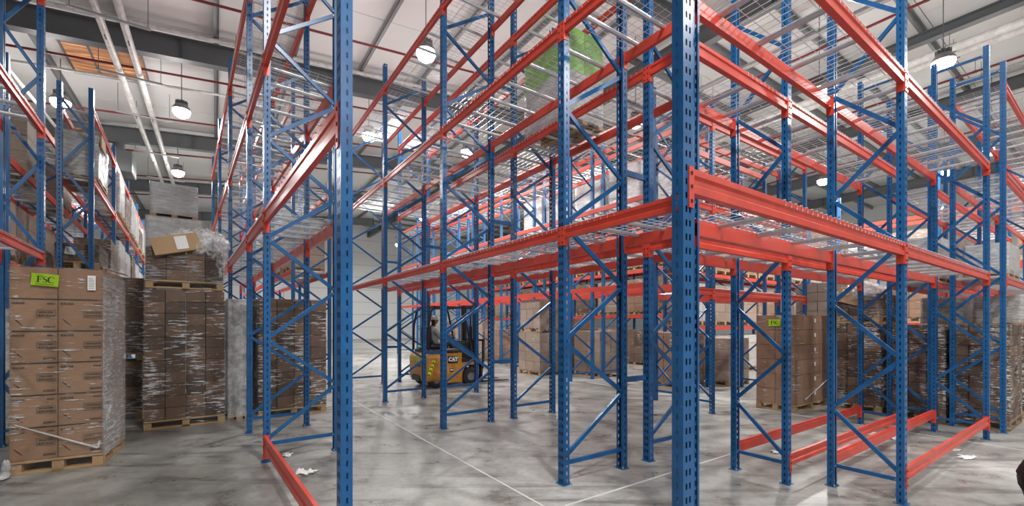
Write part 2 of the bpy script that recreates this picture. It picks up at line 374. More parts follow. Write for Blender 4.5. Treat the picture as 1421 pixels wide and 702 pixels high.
def rack(label, p0, run, ddir, depth, xs, levels, height, lod=0, sc=1.0, decks=None, stub_f=None, stub_b=None, low=(), half=.57, group=None, spacer=None, skip=(), stub_low=False, bh=1.0):
    """levels: beam top heights; stub_f / stub_b: distance before xs[0] of a lone end post on the front / back line"""
    root = thing('pallet_rack', label, 'rack', p0, ang(run), group)
    s = 1 if ddir.dot(rot90(run)) > 0 else -1
    hw = .045 * sc
    if decks is None: decks = levels
    rz_f = 0 if s > 0 else math.pi; rz_b = math.pi - rz_f
    pm = cached(('post', round(height, 2), sc, lod), lambda: post_mesh(height, sc, lod))
    fm = cached(('foot', sc), lambda: foot_mesh(sc)); cm = cached(('conn', sc), lambda: conn_mesh(sc))
    def post(x, y, rz):
        o = ob('upright_post', pm, root, (x, y, 0), (0, 0, rz))
        if lod == 0: ob('base_plate', fm, o)
    for x in xs:
        post(x, 0, rz_f); post(x, s * depth, rz_b)
        # bracing zig-zag
        y0, y1 = s * .05 * sc, s * (depth - .05 * sc); zs = [.2]; z = .2; 
        def br(ya, za, yb, zb):
            L_ = math.hypot(yb - ya, zb - za)
            me = cached(('brace', round(L_, 2), lod, sc), lambda: brace_mesh(round(L_, 2), lod, sc))
            dv = Vector((0, yb - ya, zb - za)).normalized(); up = Vector((1, 0, 0)); 
            R = Matrix((dv, up, dv.cross(up))).transposed()
            o = ob('brace', me, root, (x - .013 * sc, ya, za)); o.rotation_euler = R.to_euler()
        br(y0, .2, y1, .2); a, b = y0, y1; z = .26
        while z + half < height - .1:
            br(a, z, b, z + half - .03); a, b = b, a; z += half
        if height - z > .25: br(y0, height - .12, y1, height - .12)
    if stub_f is not None: post(xs[0] - stub_f, 0, rz_f)
    if stub_b is not None: post(xs[0] - stub_b, s * depth, rz_b)
    def beam(xa, xb, line, z):
        L_ = round(abs(xb - xa) - 2 * hw, 3)
        me = cached(('beam', L_, lod), lambda: beam_mesh(L_, lod))
        o = ob('beam', me, root, ((xa + xb) / 2, 0 if line == 0 else s * depth, z), (0, 0, rz_f if line == 0 else rz_b))
        if bh != 1.0: o.scale = (1, 1, bh)
        if lod == 0:
            ob('connector', cm, o, (L_ / 2, 0, 0)); ob('connector', cached(('connm', sc), lambda: conn_flip(cm)), o, (-L_ / 2, 0, 0))
    for bi in range(len(xs) - 1):
        for li, z in enumerate(levels):
            if (bi, li) in skip: continue
            for line in (0, 1): beam(xs[bi], xs[bi + 1], line, z)
            if z in decks and lod < 2:
                bay = xs[bi + 1] - xs[bi] - 2 * hw; nd = max(1, round(bay / .9)); dw = round(bay / nd - .012, 3)
                me = cached(('deck', dw, round(depth, 3), lod), lambda: deck_mesh(dw, depth, lod)); bm_ = cached(('bar', round(depth, 3)), lambda: bar_mesh(depth))
                for q in range(nd):
                    x = xs[bi] + hw + bay * (q + .5) / nd
                    o = ob('wire_deck', me, root, (x, 0, z), (0, 0, rz_f))
                    for t in (-.25, .25): ob('support_bar', bm_, o, (t * dw, 0, 0))
        for z in low:
            for line in (0, 1): beam(xs[bi], xs[bi + 1], line, z)
    for line, st in ((0, stub_f), (1, stub_b)):
        if st is None: continue
        for z in levels: beam(xs[0] - st, xs[0], line, z)
        if stub_low and line == 0: beam(xs[0] - st, xs[0], 0, low[0] if low else .3)
    if stub_f is not None and stub_b is not None and lod == 0:
        st = min(stub_f, stub_b) - 2 * hw
        if st > .3:
            nd = max(1, round(st / .9)); dw = round(st / nd - .012, 3)
            me = cached(('deck', dw, round(depth, 3), lod), lambda: deck_mesh(dw, depth, lod)); bm_ = cached(('bar', round(depth, 3)), lambda: bar_mesh(depth))
            for z in levels:
                for q in range(nd):
                    o = ob('wire_deck', me, root, (xs[0] - hw - st * (q + .5) / nd, 0, z), (0, 0, rz_f))
                    for t in (-.25, .25): ob('support_bar', bm_, o, (t * dw, 0, 0))
    if spacer:
        k = MB(); k.box((0, -.008 * s, 0), (.03, spacer - .03, .06)); sm = k.mesh('row_spacer', 'blue')
        for x in xs:
            for z in (.95, 3.2, 5.4):
                if z < height: ob('row_spacer', sm, root, (x, s * (depth + spacer / 2), z))
    return root
def conn_flip(me):
    m2 = me.copy(); 
    for v in m2.vertices: v.co.x = -v.co.x
    m2.flip_normals(); return m2

def gapx(p, d, px):     # distance along d from p until the line passes bearing px
    t = (px - CX) / FPX; return (t * p.y - p.x) / (d.x - t * d.y)

LV = [2.49, 4.47, 6.31]
# --- empty rack rows on the open floor, with the forklift beyond
A0 = Vector((.475, 4.19)); B0 = A0 + V * 1.27
xs4 = [0, 2.7, 5.4, 8.1]
rack('tall empty blue and red rack facing the open floor with the long saw-cut joint', A0, U, V, .9, xs4, LV, 6.75, 0, 1.0,
     stub_f=gapx(A0, -U, 952), stub_b=gapx(A0 + V * .9, -U, 951), spacer=.37)
rack('empty rack the yellow forklift drives under, joined to another rack by row spacers', B0, U, V, .9, xs4, LV, 6.75, 0, 1.0, stub_f=gapx(B0, -U, 951))
H0 = Vector((3.08, 9.49))
rack('blue rack across the aisle the yellow forklift drives into, white wrapped loads behind it', H0, U, V, .9, [2.7 * i for i in range(7)], LV, 6.75, 1, 1.0, decks=LV[1:])
H1 = H0 + V * 1.27
rack('blue rack carrying the white wrapped loads on its second level', H1, U, V, .9, [2.7 * i for i in range(7)], LV, 6.75, 1, 1.0, decks=LV[1:])
J0 = A0 + V * 10.4 + U * 5.8
rack('far blue rack full of brown cartons behind the empty rows', J0, U, V, .9, [2.7 * i for i in range(6)], [1.9, 3.6, 5.3], 6.2, 2, 1.0)
# --- racks with red beams at floor level
D0 = Vector((3.39, 3.72)); C0 = Vector((2.69, 4.19)); LD = [2.25, 3.73]
rack('rack with a red floor beam along the open side, nearest the black bag', D0, V3, U3, .57, [0, 3.68], LD, 5.3, 0, .82, low=(.31,), half=.5,
     stub_f=gapx(D0, -V3, 955), stub_b=gapx(D0 + U3 * .57, -V3, 955))
rack('rack with two red floor beams, directly in front of the upright FSC carton load', C0, V3, U3, .56, [0, 3.68], LD, 5.3, 0, .82, low=(.29,), half=.5,
     stub_f=gapx(C0, -V3, 950), stub_b=gapx(C0 + U3 * .56, -V3, 952))
D2 = Vector((7.04, 6.16))
rack('blue rack with the dark brown wrapped load standing at its end, nearest the open floor', D2, V3, U3, .57, [0, 3.68, 7.36], [2.25, 3.73, 5.0], 5.3, 0, .82, half=.5)
rack('blue rack holding dark wrapped loads, back to back behind the end rack', D2 + U3 * .76, V3, U3, .56, [0, 3.68, 7.36], LD, 5.3, 0, .82, half=.5)
E0 = Vector((3.5, 7.5)); LE = [2.17, 3.62, 5.08]
rack('three-level blue rack just behind the upright FSC carton load', E0, V3, U3, .6, [0, 3.68], LE, 5.4, 0, .85, half=.5, stub_f=gapx(E0, -V3, 952))
E1 = E0 + U3 * .85
rack('three-level blue rack standing back to back behind the rack by the FSC carton load', E1, V3, U3, .6, [.3, 3.68], LE, 5.4, 1, .85, half=.5)
M0 = Vector((5.2, 12.6))
rack('far blue rack filled with pale carton loads on every level', M0, V3, U3, .9, [2.7 * i for i in range(7)], [1.5, 3.1, 4.7], 6.0, 2, 1.0)
# --- racks round the loaded aisle
K1 = Vector((-2.80, 4.87))
rack('tall rack with a red beam low over the floor, beside the dark wrapped loads', K1, U1, V1, .82, [0, 1.62, 4.82, 8.0, 11.2], [2.84, 4.6, 6.4], 6.9, 0, .95,
     stub_f=gapx(K1, -U1, 470), low=(), stub_low=True, bh=1.45)
K1b = K1 + V1 * 1.15
rack('second tall rack back to back behind the rack with the low red beam', K1b, U1, V1, .82, [4.82, 8.0, 11.2, 14.4], [2.75, 4.6, 6.4], 6.9, 1, .95)
R0 = Vector((-6.16, 5.7))
rack('tall empty rack beside the FSC carton load with the green sign', R0, U1, -V1, .42, [-2.7, 0], [2.5, 4.16, 5.9], 7.2, 0, .95)
R1 = Vector((-7.25, 7.5))
rack('lower rack with crumpled plastic-wrapped loads receding along the aisle', R1, U1, -V1, .45, [0, 3, 6, 9, 12, 15], [2.5, 4.1, 5.3], 5.62, 0, .95)
rack('rack back to back behind the lower rack of crumpled wrapped loads', R1 - V1 * .85, U1, -V1, .7, [-.6, 3, 6, 9, 12], [2.5, 4.1, 5.3], 5.62, 1, .95)

# ------------------------------------------------------------------ wrapped pallet loads
def unit_cube():
    k = MB(); k.box((.5, .5, .5), (1, 1, 1)); return k
for nm in ('tan', 'brown', 'pale', 'fawn', 'box', 'paper', 'ink', 'wood', 'wooddark', 'green'):
    CACHE[('cube', nm)] = unit_cube().mesh('carton_' + nm, nm)
def cube(name, mt, parent, lo, size): return ob(name, CACHE[('cube', mt)], parent, lo, (0, 0, 0), size)
def film_unit(seed, amp):
    rnd = random.Random(seed); k = MB(); nx, nz = 12, 16
    from mathutils import noise as nz_
    ring = []
    for sd in range(4):
        for i in range(nx):
            t = -.5 + i / nx
            ring.append([(t, -.5), (.5, t), (-t, .5), (-.5, -t)][sd])
    n = len(ring); P = []
    def disp(x, y, z):
        q = nz_.noise(Vector((x * 3 + seed, y * 3, z * 4))) * .6 + nz_.noise(Vector((x * 9, y * 9 + seed, z * 11))) * .4
        return 1 + amp * (.6 + q)
    for j in range(nz + 1):
        z = j / nz
        for x, y in ring:
            f = disp(x, y, z); P.append((x * f, y * f, z))
    F = [(j * n + i, j * n + (i + 1) % n, (j + 1) * n + (i + 1) % n, (j + 1) * n + i) for j in range(nz) for i in range(n)]
    k.add(P, F, 0, True)
    # cap: a wrinkled grid on top
    m_ = 10; T = []
    for a in range(m_ + 1):
        for b in range(m_ + 1):
            x, y = -.5 + a / m_, -.5 + b / m_; e = 1 + amp * .6
            T.append((x * e, y * e, 1 + amp * .5 * nz_.noise(Vector((x * 7 + seed, y * 7, 2)))))
    k.add(T, [(a * (m_ + 1) + b, (a + 1) * (m_ + 1) + b, (a + 1) * (m_ + 1) + b + 1, a * (m_ + 1) + b + 1) for a in range(m_) for b in range(m_)], 0, True)
    return k
def film_mesh(var, mt, amp=.016): return cached(('film', var, mt, amp), lambda: film_unit(var * 3.7 + 1, amp).mesh('plastic_wrap', mt))

def pallet_parts(root, w, d, h, full, mt='wood'):
    """block pallet: bottom boards, blocks, top boards"""
    bw = .09
    if full:
        base = MB(); base.box((w / 2, d / 2, h * .76), (w * .96, d * .92, h * .06))
        pb = ob('pallet', base.mesh('pallet', mt), root)
        for i in range(3):
            for j in range(3): cube('block', mt, pb, ((w - bw) * i / 2, (d - bw) * j / 2, h * .19), (bw, bw, h * .54))
        for i in range(3): cube('board', mt, pb, ((w - bw) * i / 2, 0, .002), (bw, d, h * .18))
        for j in (0, 2): cube('board', mt, pb, (bw, (d - bw) * j / 2, .002), (w - 2 * bw, bw, h * .16))
        n = 7
        for j in range(n): cube('board', mt, pb, (0, (d - .08) * j / (n - 1), h * .80), (w, .08, h * .18))
        return pb
    key = ('pal', round(w, 2), round(d, 2), round(h, 2), mt)
    def mk():
        k = MB()
        for i in range(3):
            k.box((bw / 2 + (w - bw) * i / 2, d / 2, h * .09), (bw, d, h * .18))
            for j in range(3): k.box((bw / 2 + (w - bw) * i / 2, bw / 2 + (d - bw) * j / 2, h * .5), (bw, bw, h * .64))
        for j in range(6): k.box((w / 2, .04 + (d - .08) * j / 5, h * .9), (w, .08, h * .18))
        return k.mesh('pallet', mt)
    return ob('pallet', cached(key, mk), root)
LOADN = [0]
def load(label, corner, xdir, w, d, h, nx, ny, nz, mt='brown', z0=0.0, wrap='filmh', ph=.13, full=False, group=None, jit=.012, name='pallet_load', pm='wood', amp=.016, cat='pallet load'):
    """corner = near-left ground corner, load extends w along xdir and d along rot90(xdir)"""
    LOADN[0] += 1; rnd = random.Random(LOADN[0] * 13)
    root = thing(name, label, cat, (corner.x, corner.y, z0), ang(xdir), group)
    pallet_parts(root, w, d, ph, full, pm)
    cw, cd, ch = w / nx, d / ny, (h - ph) / nz
    for k_ in range(nz):
        for i in range(nx):
            for j in range(ny):
                if 0 < i < nx - 1 and 0 < j < ny - 1 and k_ < nz - 1: continue
                jx, jy = rnd.uniform(0, jit), rnd.uniform(0, jit)
                cube('carton', mt, root, (i * cw + .003 + jx * .4, j * cd + .003 + jy, ph + k_ * ch + .002), (cw - .006 - jx * .6, cd - .006 - jy, ch - .007))
    if wrap:
        ob('plastic_wrap', film_mesh(LOADN[0] % 4, wrap, amp), root, (w / 2, d / 2, ph * .35), (0, 0, 0), (w * 1.0, d * 1.0, h - ph * .35 + .012))
    return root
def flat(name, mt, parent, c, sx, sz, normal='-y', rot=0, th=.002):
    """thin label on a face of a load; normal -y (front), -x (left) or +x (right)"""
    k = MB(); k.box((0, 0, 0), (sx, th, sz)); rz = {'-y': 0, '-x': -math.pi / 2, '+x': math.pi / 2}[normal]
    R = Matrix.Rotation(rz, 3, 'Z') @ Matrix.Rotation(rot, 3, 'Y')
    o = ob(name, k.mesh(name, mt), parent, c); o.rotation_euler = R.to_euler(); return o

def stroke(k, pts, ws, y=0, mi=0):
    """flat ribbon letter stroke in the xz plane with varying width"""
    P = []
    for i, (x, z) in enumerate(pts):
        a = pts[max(0, i - 1)]; b = pts[min(len(pts) - 1, i + 1)]
        t = Vector((b[0] - a[0], b[1] - a[1])).normalized(); n = Vector((-t.y, t.x)) * ws[i] / 2
        P += [(x + n.x, y, z + n.y), (x - n.x, y, z - n.y)]
    k.add(P, [(2 * i, 2 * i + 1, 2 * i + 3, 2 * i + 2) for i in range(len(pts) - 1)], mi)
def fsc_letters(h):
    """serif capitals F S C, height h, centred"""
    k = MB(); t = h * .17; n_ = h * .07
    def bx(x0, x1, z0, z1): k.add([(x0, 0, z0), (x1, 0, z0), (x1, 0, z1), (x0, 0, z1)], [(0, 1, 2, 3)])
    ox = -h * .98
    bx(ox + .1 * h, ox + .1 * h + t, -h / 2, h / 2); bx(ox - .02 * h, ox + .4 * h, -h / 2, -h / 2 + n_)
    bx(ox - .02 * h, ox + .66 * h, h / 2 - n_, h / 2); bx(ox + .1 * h, ox + .5 * h, -.02 * h, .05 * h)
    bx(ox + .6 * h, ox + .66 * h, h / 2 - .22 * h, h / 2); bx(ox + .46 * h, ox + .51 * h, -.1 * h, .13 * h)
    ctrl = [(.26, .33), (.2, .46), (0, .49), (-.2, .42), (-.26, .27), (-.18, .12), (.05, -.02), (.22, -.14), (.27, -.29), (.18, -.43), (0, -.49), (-.2, -.45), (-.28, -.30)]
    wds = [.08, .06, .07, .09, .12, .15, .18, .16, .12, .09, .07, .06, .09]
    stroke(k, [(x * h * .85 + .02 * h, z * h) for x, z in ctrl], [a * h for a in wds])
    pts, ws = [], []
    for i in range(17):
        q = math.radians(45 + 270 * i / 16); pts.append((h * .78 + .40 * h * math.cos(q), .49 * h * math.sin(q))); ws.append(h * (.06 + .12 * max(0, -math.cos(q))))
    stroke(k, pts, ws); bx(h * 1.03, h * 1.08, .16 * h, .42 * h)
    return k.mesh('lettering', 'ink')
def text_mesh(s, size, mt, bold=0.0):
    cu = bpy.data.curves.new('lettering', 'FONT'); cu.body = s; cu.size = size; cu.align_x = 'CENTER'; cu.align_y = 'CENTER'; cu.offset = bold; cu.resolution_u = 3
    o = bpy.data.objects.new('lettering', cu); C.objects.link(o)
    dg = bpy.context.evaluated_depsgraph_get(); me = bpy.data.meshes.new_from_object(o.evaluated_get(dg))
    bpy.data.objects.remove(o); bpy.data.curves.remove(cu)
    me.materials.clear(); me.materials.append(M[mt]); return me
def fsc_sign(parent, c, wd, normal='-y', rot=0, small=True):
    s = flat('sign_card', 'green', parent, c, wd, wd * .62, normal, rot, .003)
    s['label'] = 'lime green card reading FSC'
    ob('lettering', fsc_letters(wd * .31), s, (0, -.004, .02 * wd))
    if small:
        ob('lettering', text_mesh('Certified Materials', wd * .088, 'ink'), s, (0, -.004, -wd * .225), (math.pi / 2, 0, 0))
        k = MB(); rnd = random.Random(3); x = -.3 * wd
        while x < -.05 * wd:
            e = rnd.uniform(.01, .03) * wd; k.add([(x, 0, 0), (x + e, 0, 0), (x + e, 0, .02 * wd), (x, 0, .02 * wd)], [(0, 1, 2, 3)]); x += e + .008 * wd
        ob('lettering', k.mesh('lettering', 'ink'), s, (0, -.004, wd * .23))
    return s
def print_mesh(kind, w, h):
    """faded carton print: framed caption, corner marks, scribble"""
    k = MB(); rnd = random.Random(kind)
    def dash(x0, x1, z, hh):
        x = x0
        while x < x1:
            e = rnd.uniform(.006, .018); k.add([(x, 0, z), (x + e, 0, z), (x + e, 0, z + hh), (x, 0, z + hh)], [(0, 1, 2, 3)]); x += e + .004
    def frame(x0, x1, z0, z1, t=.0035):
        for a, b, c_, d_ in ((x0, x1, z0, z0 + t), (x0, x1, z1 - t, z1), (x0, x0 + t, z0, z1), (x1 - t, x1, z0, z1)):
            k.add([(a, 0, c_), (b, 0, c_), (b, 0, d_), (a, 0, d_)], [(0, 1, 2, 3)])
    dash(-.44 * w, -.2 * w, .34 * h, .018); dash(.28 * w, .42 * w, .34 * h, .016)
    frame(.06 * w, .46 * w, -.08 * h, .16 * h); dash(.11 * w, .41 * w, .06 * h, .018); dash(.09 * w, .43 * w, -.04 * h, .018)
    dash(.2 * w, .44 * w, -.40 * h, .02)
    for q in range(3): stroke(k, [((-.4 + .04 * q) * w, (-.12 - .05 * q) * h), ((-.3 + .04 * q) * w, (-.22 - .05 * q) * h)], [.008, .004])
    return k.mesh('printed_marks', 'inkbrown')

# near FSC load with tan cartons
uF = vdir(360); vF = perp(uF)
cr = Vector((-4.51, 4.77)); cF = cr - vF * .72
ld = load('tall tan carton load with a large FSC card, by the tall empty rack', cF, vF, .72, .85, 2.15, 2, 3, 6, 'tan', wrap='film', ph=.14, full=True, jit=.004)
pmesh = [print_mesh(i, .36, .335) for i in (1, 2)]
for i in range(2):
    for k_ in range(5): ob('printed_marks', pmesh[i], ld, (.18 + .36 * i, -.0015, .14 + .335 * (k_ + .5)))
for k_ in range(6): 
    if k_: flat('seam_line', 'ink', ld, (.36, .001, .14 + .335 * k_), .68, .012)  # dark strip along each joint between carton rows
flat('shipping_label', 'paper', ld, (.63, -.016, 2.0), .065, .16)
k = MB(); rnd = random.Random(5)
for i in range(7): k.add([(-.025, 0, -.06 + .018 * i), (rnd.uniform(0, .025), 0, -.06 + .018 * i), (.02, 0, -.056 + .018 * i), (-.025, 0, -.056 + .018 * i)], [(0, 1, 2, 3)])
ob('printed_marks', k.mesh('printed_marks', 'inkbrown'), ld, (.63, -.0185, 2.0))
fsc_sign(ld, (.27, -.018, 2.015), .205, '-y', math.radians(4))
# twisted film rope and side film, film tail on the floor
k = MB(); rnd = random.Random(9)
k.cyl((.05, -.022, .52), (.68, -.022, .20), .006, .012, 8); k.cyl((.68, -.02, .20), (.735, .2, .62), .012, .014, 8)
ob('film_rope', k.mesh('film_rope', 'filmm'), ld)
ob('plastic_wrap', film_mesh(2, 'filmd', .02), ld, (.725, .425, .1), (0, 0, 0), (.012, .86, 2.0))
k = MB()
def blob(k, c, r, sz, seed, n=14, m_=10, amp=.35, mi=0):
    from mathutils import noise as q_
    P = []
    for i in range(m_ + 1):
        th = math.pi * i / m_
        for j in range(n):
            p_ = 2 * math.pi * j / n; v = Vector((math.sin(th) * math.cos(p_), math.sin(th) * math.sin(p_), math.cos(th)))
            f = 1 + amp * q_.noise(v * 2.3 + Vector((seed, 0, 0))) + amp * .5 * q_.noise(v * 6 + Vector((0, seed, 0)))
            P.append((c[0] + v.x * r * sz[0] * f, c[1] + v.y * r * sz[1] * f, c[2] + v.z * r * sz[2] * f))
    k.add(P, [(i * n + j, (i + 1) * n + j, (i + 1) * n + (j + 1) % n, i * n + (j + 1) % n) for i in range(m_) for j in range(n)], mi, True)
blob(k, (.0, -.11, .035), .1, (.5, 1.0, .3), 2); blob(k, (-.01, -.02, .1), .06, (.6, .5, 1.3), 4)
ob('film_tail', k.mesh('film_tail', 'filmm'), ld)

# two-high dark load in the aisle
c1 = g1(8.25, .519) - V1 * .986
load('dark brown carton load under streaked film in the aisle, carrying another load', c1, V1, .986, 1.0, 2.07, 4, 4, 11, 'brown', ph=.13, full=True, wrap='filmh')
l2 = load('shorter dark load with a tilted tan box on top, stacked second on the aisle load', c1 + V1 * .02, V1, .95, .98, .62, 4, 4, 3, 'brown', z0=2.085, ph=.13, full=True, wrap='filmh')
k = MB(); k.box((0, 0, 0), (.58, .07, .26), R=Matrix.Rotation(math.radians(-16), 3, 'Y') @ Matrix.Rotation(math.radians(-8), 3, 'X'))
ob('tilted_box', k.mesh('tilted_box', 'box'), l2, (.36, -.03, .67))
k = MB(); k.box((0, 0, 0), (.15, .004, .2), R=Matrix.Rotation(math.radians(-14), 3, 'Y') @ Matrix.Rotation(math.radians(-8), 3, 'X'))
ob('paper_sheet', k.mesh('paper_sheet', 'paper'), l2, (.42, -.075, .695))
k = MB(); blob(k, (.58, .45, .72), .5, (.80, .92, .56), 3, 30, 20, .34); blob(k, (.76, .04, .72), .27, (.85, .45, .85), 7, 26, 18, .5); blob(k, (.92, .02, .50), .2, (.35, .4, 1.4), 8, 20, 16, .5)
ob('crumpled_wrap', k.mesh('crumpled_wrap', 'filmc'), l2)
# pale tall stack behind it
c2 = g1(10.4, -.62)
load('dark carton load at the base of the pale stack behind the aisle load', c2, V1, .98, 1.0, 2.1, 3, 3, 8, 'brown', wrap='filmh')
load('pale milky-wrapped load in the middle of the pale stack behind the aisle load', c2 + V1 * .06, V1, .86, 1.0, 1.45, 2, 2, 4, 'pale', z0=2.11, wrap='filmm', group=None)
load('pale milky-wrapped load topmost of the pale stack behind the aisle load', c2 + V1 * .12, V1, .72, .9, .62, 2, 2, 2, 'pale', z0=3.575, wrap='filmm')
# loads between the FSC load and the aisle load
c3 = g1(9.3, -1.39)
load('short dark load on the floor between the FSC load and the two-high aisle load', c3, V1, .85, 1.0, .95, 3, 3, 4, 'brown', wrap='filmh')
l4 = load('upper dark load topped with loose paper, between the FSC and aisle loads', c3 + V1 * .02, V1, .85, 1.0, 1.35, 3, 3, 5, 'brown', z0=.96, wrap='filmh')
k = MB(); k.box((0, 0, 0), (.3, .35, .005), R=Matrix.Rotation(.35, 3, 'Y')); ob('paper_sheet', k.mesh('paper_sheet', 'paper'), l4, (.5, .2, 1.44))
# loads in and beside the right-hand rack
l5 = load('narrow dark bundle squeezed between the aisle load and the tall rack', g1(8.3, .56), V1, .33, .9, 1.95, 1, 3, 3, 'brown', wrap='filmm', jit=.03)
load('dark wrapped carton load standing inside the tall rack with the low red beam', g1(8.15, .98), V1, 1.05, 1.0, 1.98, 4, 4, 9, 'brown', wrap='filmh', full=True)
for i, (su, sv) in enumerate(((11.0, 1.95), (12.3, 1.95))):
    load('fawn cartons on the first level of the rack behind the low red beam', g1(su, sv), V1, .75, 1.0, 1.0, 2, 2, 3, 'fawn', z0=2.78, wrap='film', group='fawn first-level loads behind the low beam')
# left rack loads
f1 = g1(0, 0)
sU_R, sV_R = R1.dot(U1), R1.dot(V1)
l6 = load('crumpled plastic-wrapped load with an open box flap on the upper level of the lower rack', g1(sU_R + .25, sV_R - .50), V1, .52, 1.2, .78, 3, 3, 4, 'brown', z0=4.12, wrap='filmm', full=True, amp=.06)
k = MB(); k.box((0, 0, 0), (.34, .25, .006), R=Matrix.Rotation(-.5, 3, 'Y')); k.box((.25, .25, -.1), (.02, .5, .22))
ob('box_flap', k.mesh('box_flap', 'box'), l6, (.3, .1, .84))
l7 = load('low crumpled wrapped load with a paper label on the lower level of the lower rack', g1(sU_R + .2, sV_R - .52), V1, .56, 1.2, .44, 3, 3, 3, 'brown', z0=2.52, wrap='filmh', amp=.05)
flat('shipping_label', 'paper', l7, (.2, -.025, .3), .13, .13, rot=.1)
rnd = random.Random(21)
for i, su in enumerate((1.7, 3.25, 4.6, 6.2, 7.5, 9.2, 10.6, 12.3)):
    for lv, z in ((0, 2.52), (1, 4.12)):
        if su == 1.7 and lv == 1: continue
        white = (i + lv) % 3 != 0
        load('pale wrapped load on the %s level of the lower rack, beyond the crumpled ones' % ('lower' if lv == 0 else 'upper') if white else 'brown wrapped load on the %s level of the lower rack, beyond the crumpled ones' % ('lower' if lv == 0 else 'upper'),
             g1(sU_R + su, sV_R - .5), V1, .55, 1.1, rnd.uniform(.7, 1.1), 2, 2, 3, 'pale' if white else 'brown', z0=z, wrap='filmm' if white else 'filmh', amp=.04,
             group='loads receding along the lower rack, %s %s' % ('pale' if white else 'brown', 'lower level' if lv == 0 else 'upper level'))
for i, (su, z) in enumerate(((-.45, 2.52), (.7, 2.52), (1.85, 2.52), (3.2, 2.52), (.6, 4.12), (3.3, 4.12))):
    load('fawn carton load on the rack back to back behind the lower rack', g1(sU_R + su, sV_R - 1.5), V1, .6, 1.0, .95, 2, 2, 3, 'fawn', z0=z, wrap='film', group='fawn loads on the hidden left rack')
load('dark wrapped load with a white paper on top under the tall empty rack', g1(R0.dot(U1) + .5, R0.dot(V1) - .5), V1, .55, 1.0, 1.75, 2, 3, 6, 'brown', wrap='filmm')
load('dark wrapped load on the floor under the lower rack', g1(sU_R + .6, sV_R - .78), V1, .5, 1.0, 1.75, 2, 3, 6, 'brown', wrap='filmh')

# panel with floor beams: FSC load and dark loads
cP = Vector((4.95, 7.56))
lp = load('upright tan carton load with a small FSC card behind the red floor beams', cP, V3, 1.38, .66, 1.72, 4, 2, 6, 'tan', wrap='film', ph=.12, full=True, jit=.004)
fsc_sign(lp, (-.022, .33, 1.58), .2, '-x', 0, small=False)
for k_ in range(6): flat('shipping_label', 'paper', lp, (.78, -.016, .12 + .267 * (k_ + .62)), .07, .07)
k = MB(); k.cyl((.35, -.02, .2), (1.36, -.02, .5), .008, .012, 8); ob('film_rope', k.mesh('film_rope', 'filmm'), lp)
def dark3(label, su, wU, sv=9.45, dV=1.15, h=1.55, z0=0, nz=9, nn=3, mt='brown', wrap='filmh', **kw):
    # faces the camera with its U side; corner so that rot90(xdir)=U3
    return load(label, g3(su, sv), V3, dV, wU, h, nn + 1, nn, nz, mt, z0=z0, wrap=wrap, **kw)
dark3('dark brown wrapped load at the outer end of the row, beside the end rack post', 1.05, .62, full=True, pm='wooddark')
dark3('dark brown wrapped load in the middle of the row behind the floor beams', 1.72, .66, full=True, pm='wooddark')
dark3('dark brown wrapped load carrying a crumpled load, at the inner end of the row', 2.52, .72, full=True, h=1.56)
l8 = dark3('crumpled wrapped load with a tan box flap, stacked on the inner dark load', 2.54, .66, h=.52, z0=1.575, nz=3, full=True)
k = MB(); k.box((0, 0, 0), (.02, .36, .26), R=Matrix.Rotation(.3, 3, 'X')); ob('tilted_box', k.mesh('tilted_box', 'box'), l8, (-.03, .42, .48))
k = MB(); blob(k, (.3, .33, .5), .34, (1.05, 1.0, .7), 11, 28, 18, .4); ob('crumpled_wrap', k.mesh('crumpled_wrap', 'filmc'), l8)
for i, (su, sv, z, hh, mt, wr) in enumerate(((1.75, 9.6, 2.28, .7, 'pale', 'filmm'), (2.45, 9.9, 1.58, .62, 'pale', 'filmm'), (1.8, 11.2, 2.28, .8, 'fawn', 'film'), (1.1, 12.4, 2.28, .7, 'pale', 'filmm'))):
    pass
load('pale wrapped carton load on the first level above the middle dark load', g3(1.86, 9.75), V3, 1.1, .5, .72, 3, 2, 3, 'pale', z0=2.27, wrap='filmm', full=False)
load('fawn carton load on the first level beyond the pale one', g3(1.86, 11.2), V3, 1.1, .5, .85, 3, 2, 3, 'fawn', z0=2.27, wrap='film')
load('dark wrapped floor load inside the end rack, behind the outer dark load', g3(1.05, 10.9), V3, 1.2, .62, 1.5, 3, 2, 7, 'brown')
load('dark wrapped load on the floor beyond the middle dark load', g3(1.75, 10.9), V3, 1.2, .62, 1.5, 3, 2, 7, 'brown')
for i in range(3):
    load('brown carton load on the floor in the row beyond the crumpled load', g3(3.6, 11.05 + 1.35 * i), V3, 1.15, .9, 1.5, 3, 3, 6, 'brown', wrap='filmh', group='brown floor loads beyond the crumpled load')
    load('%s carton load stacked second in the row beyond the crumpled load' % ('pale' if i % 2 else 'fawn'), g3(3.62, 11.07 + 1.35 * i), V3, 1.1, .88, .95, 3, 2, 4, 'pale' if i % 2 else 'fawn', z0=1.52, wrap='filmm' if i % 2 else 'film', group='upper %s loads beyond the crumpled load' % ('pale' if i % 2 else 'fawn'))
N0 = g3(.6, 17.3)
rack('far blue rack with fawn and pale loads standing crosswise beyond the dark wrapped loads', N0, U3, V3, .9, [0, 2.7, 5.4], [1.6, 3.2, 4.8], 6.0, 2, 1.0)
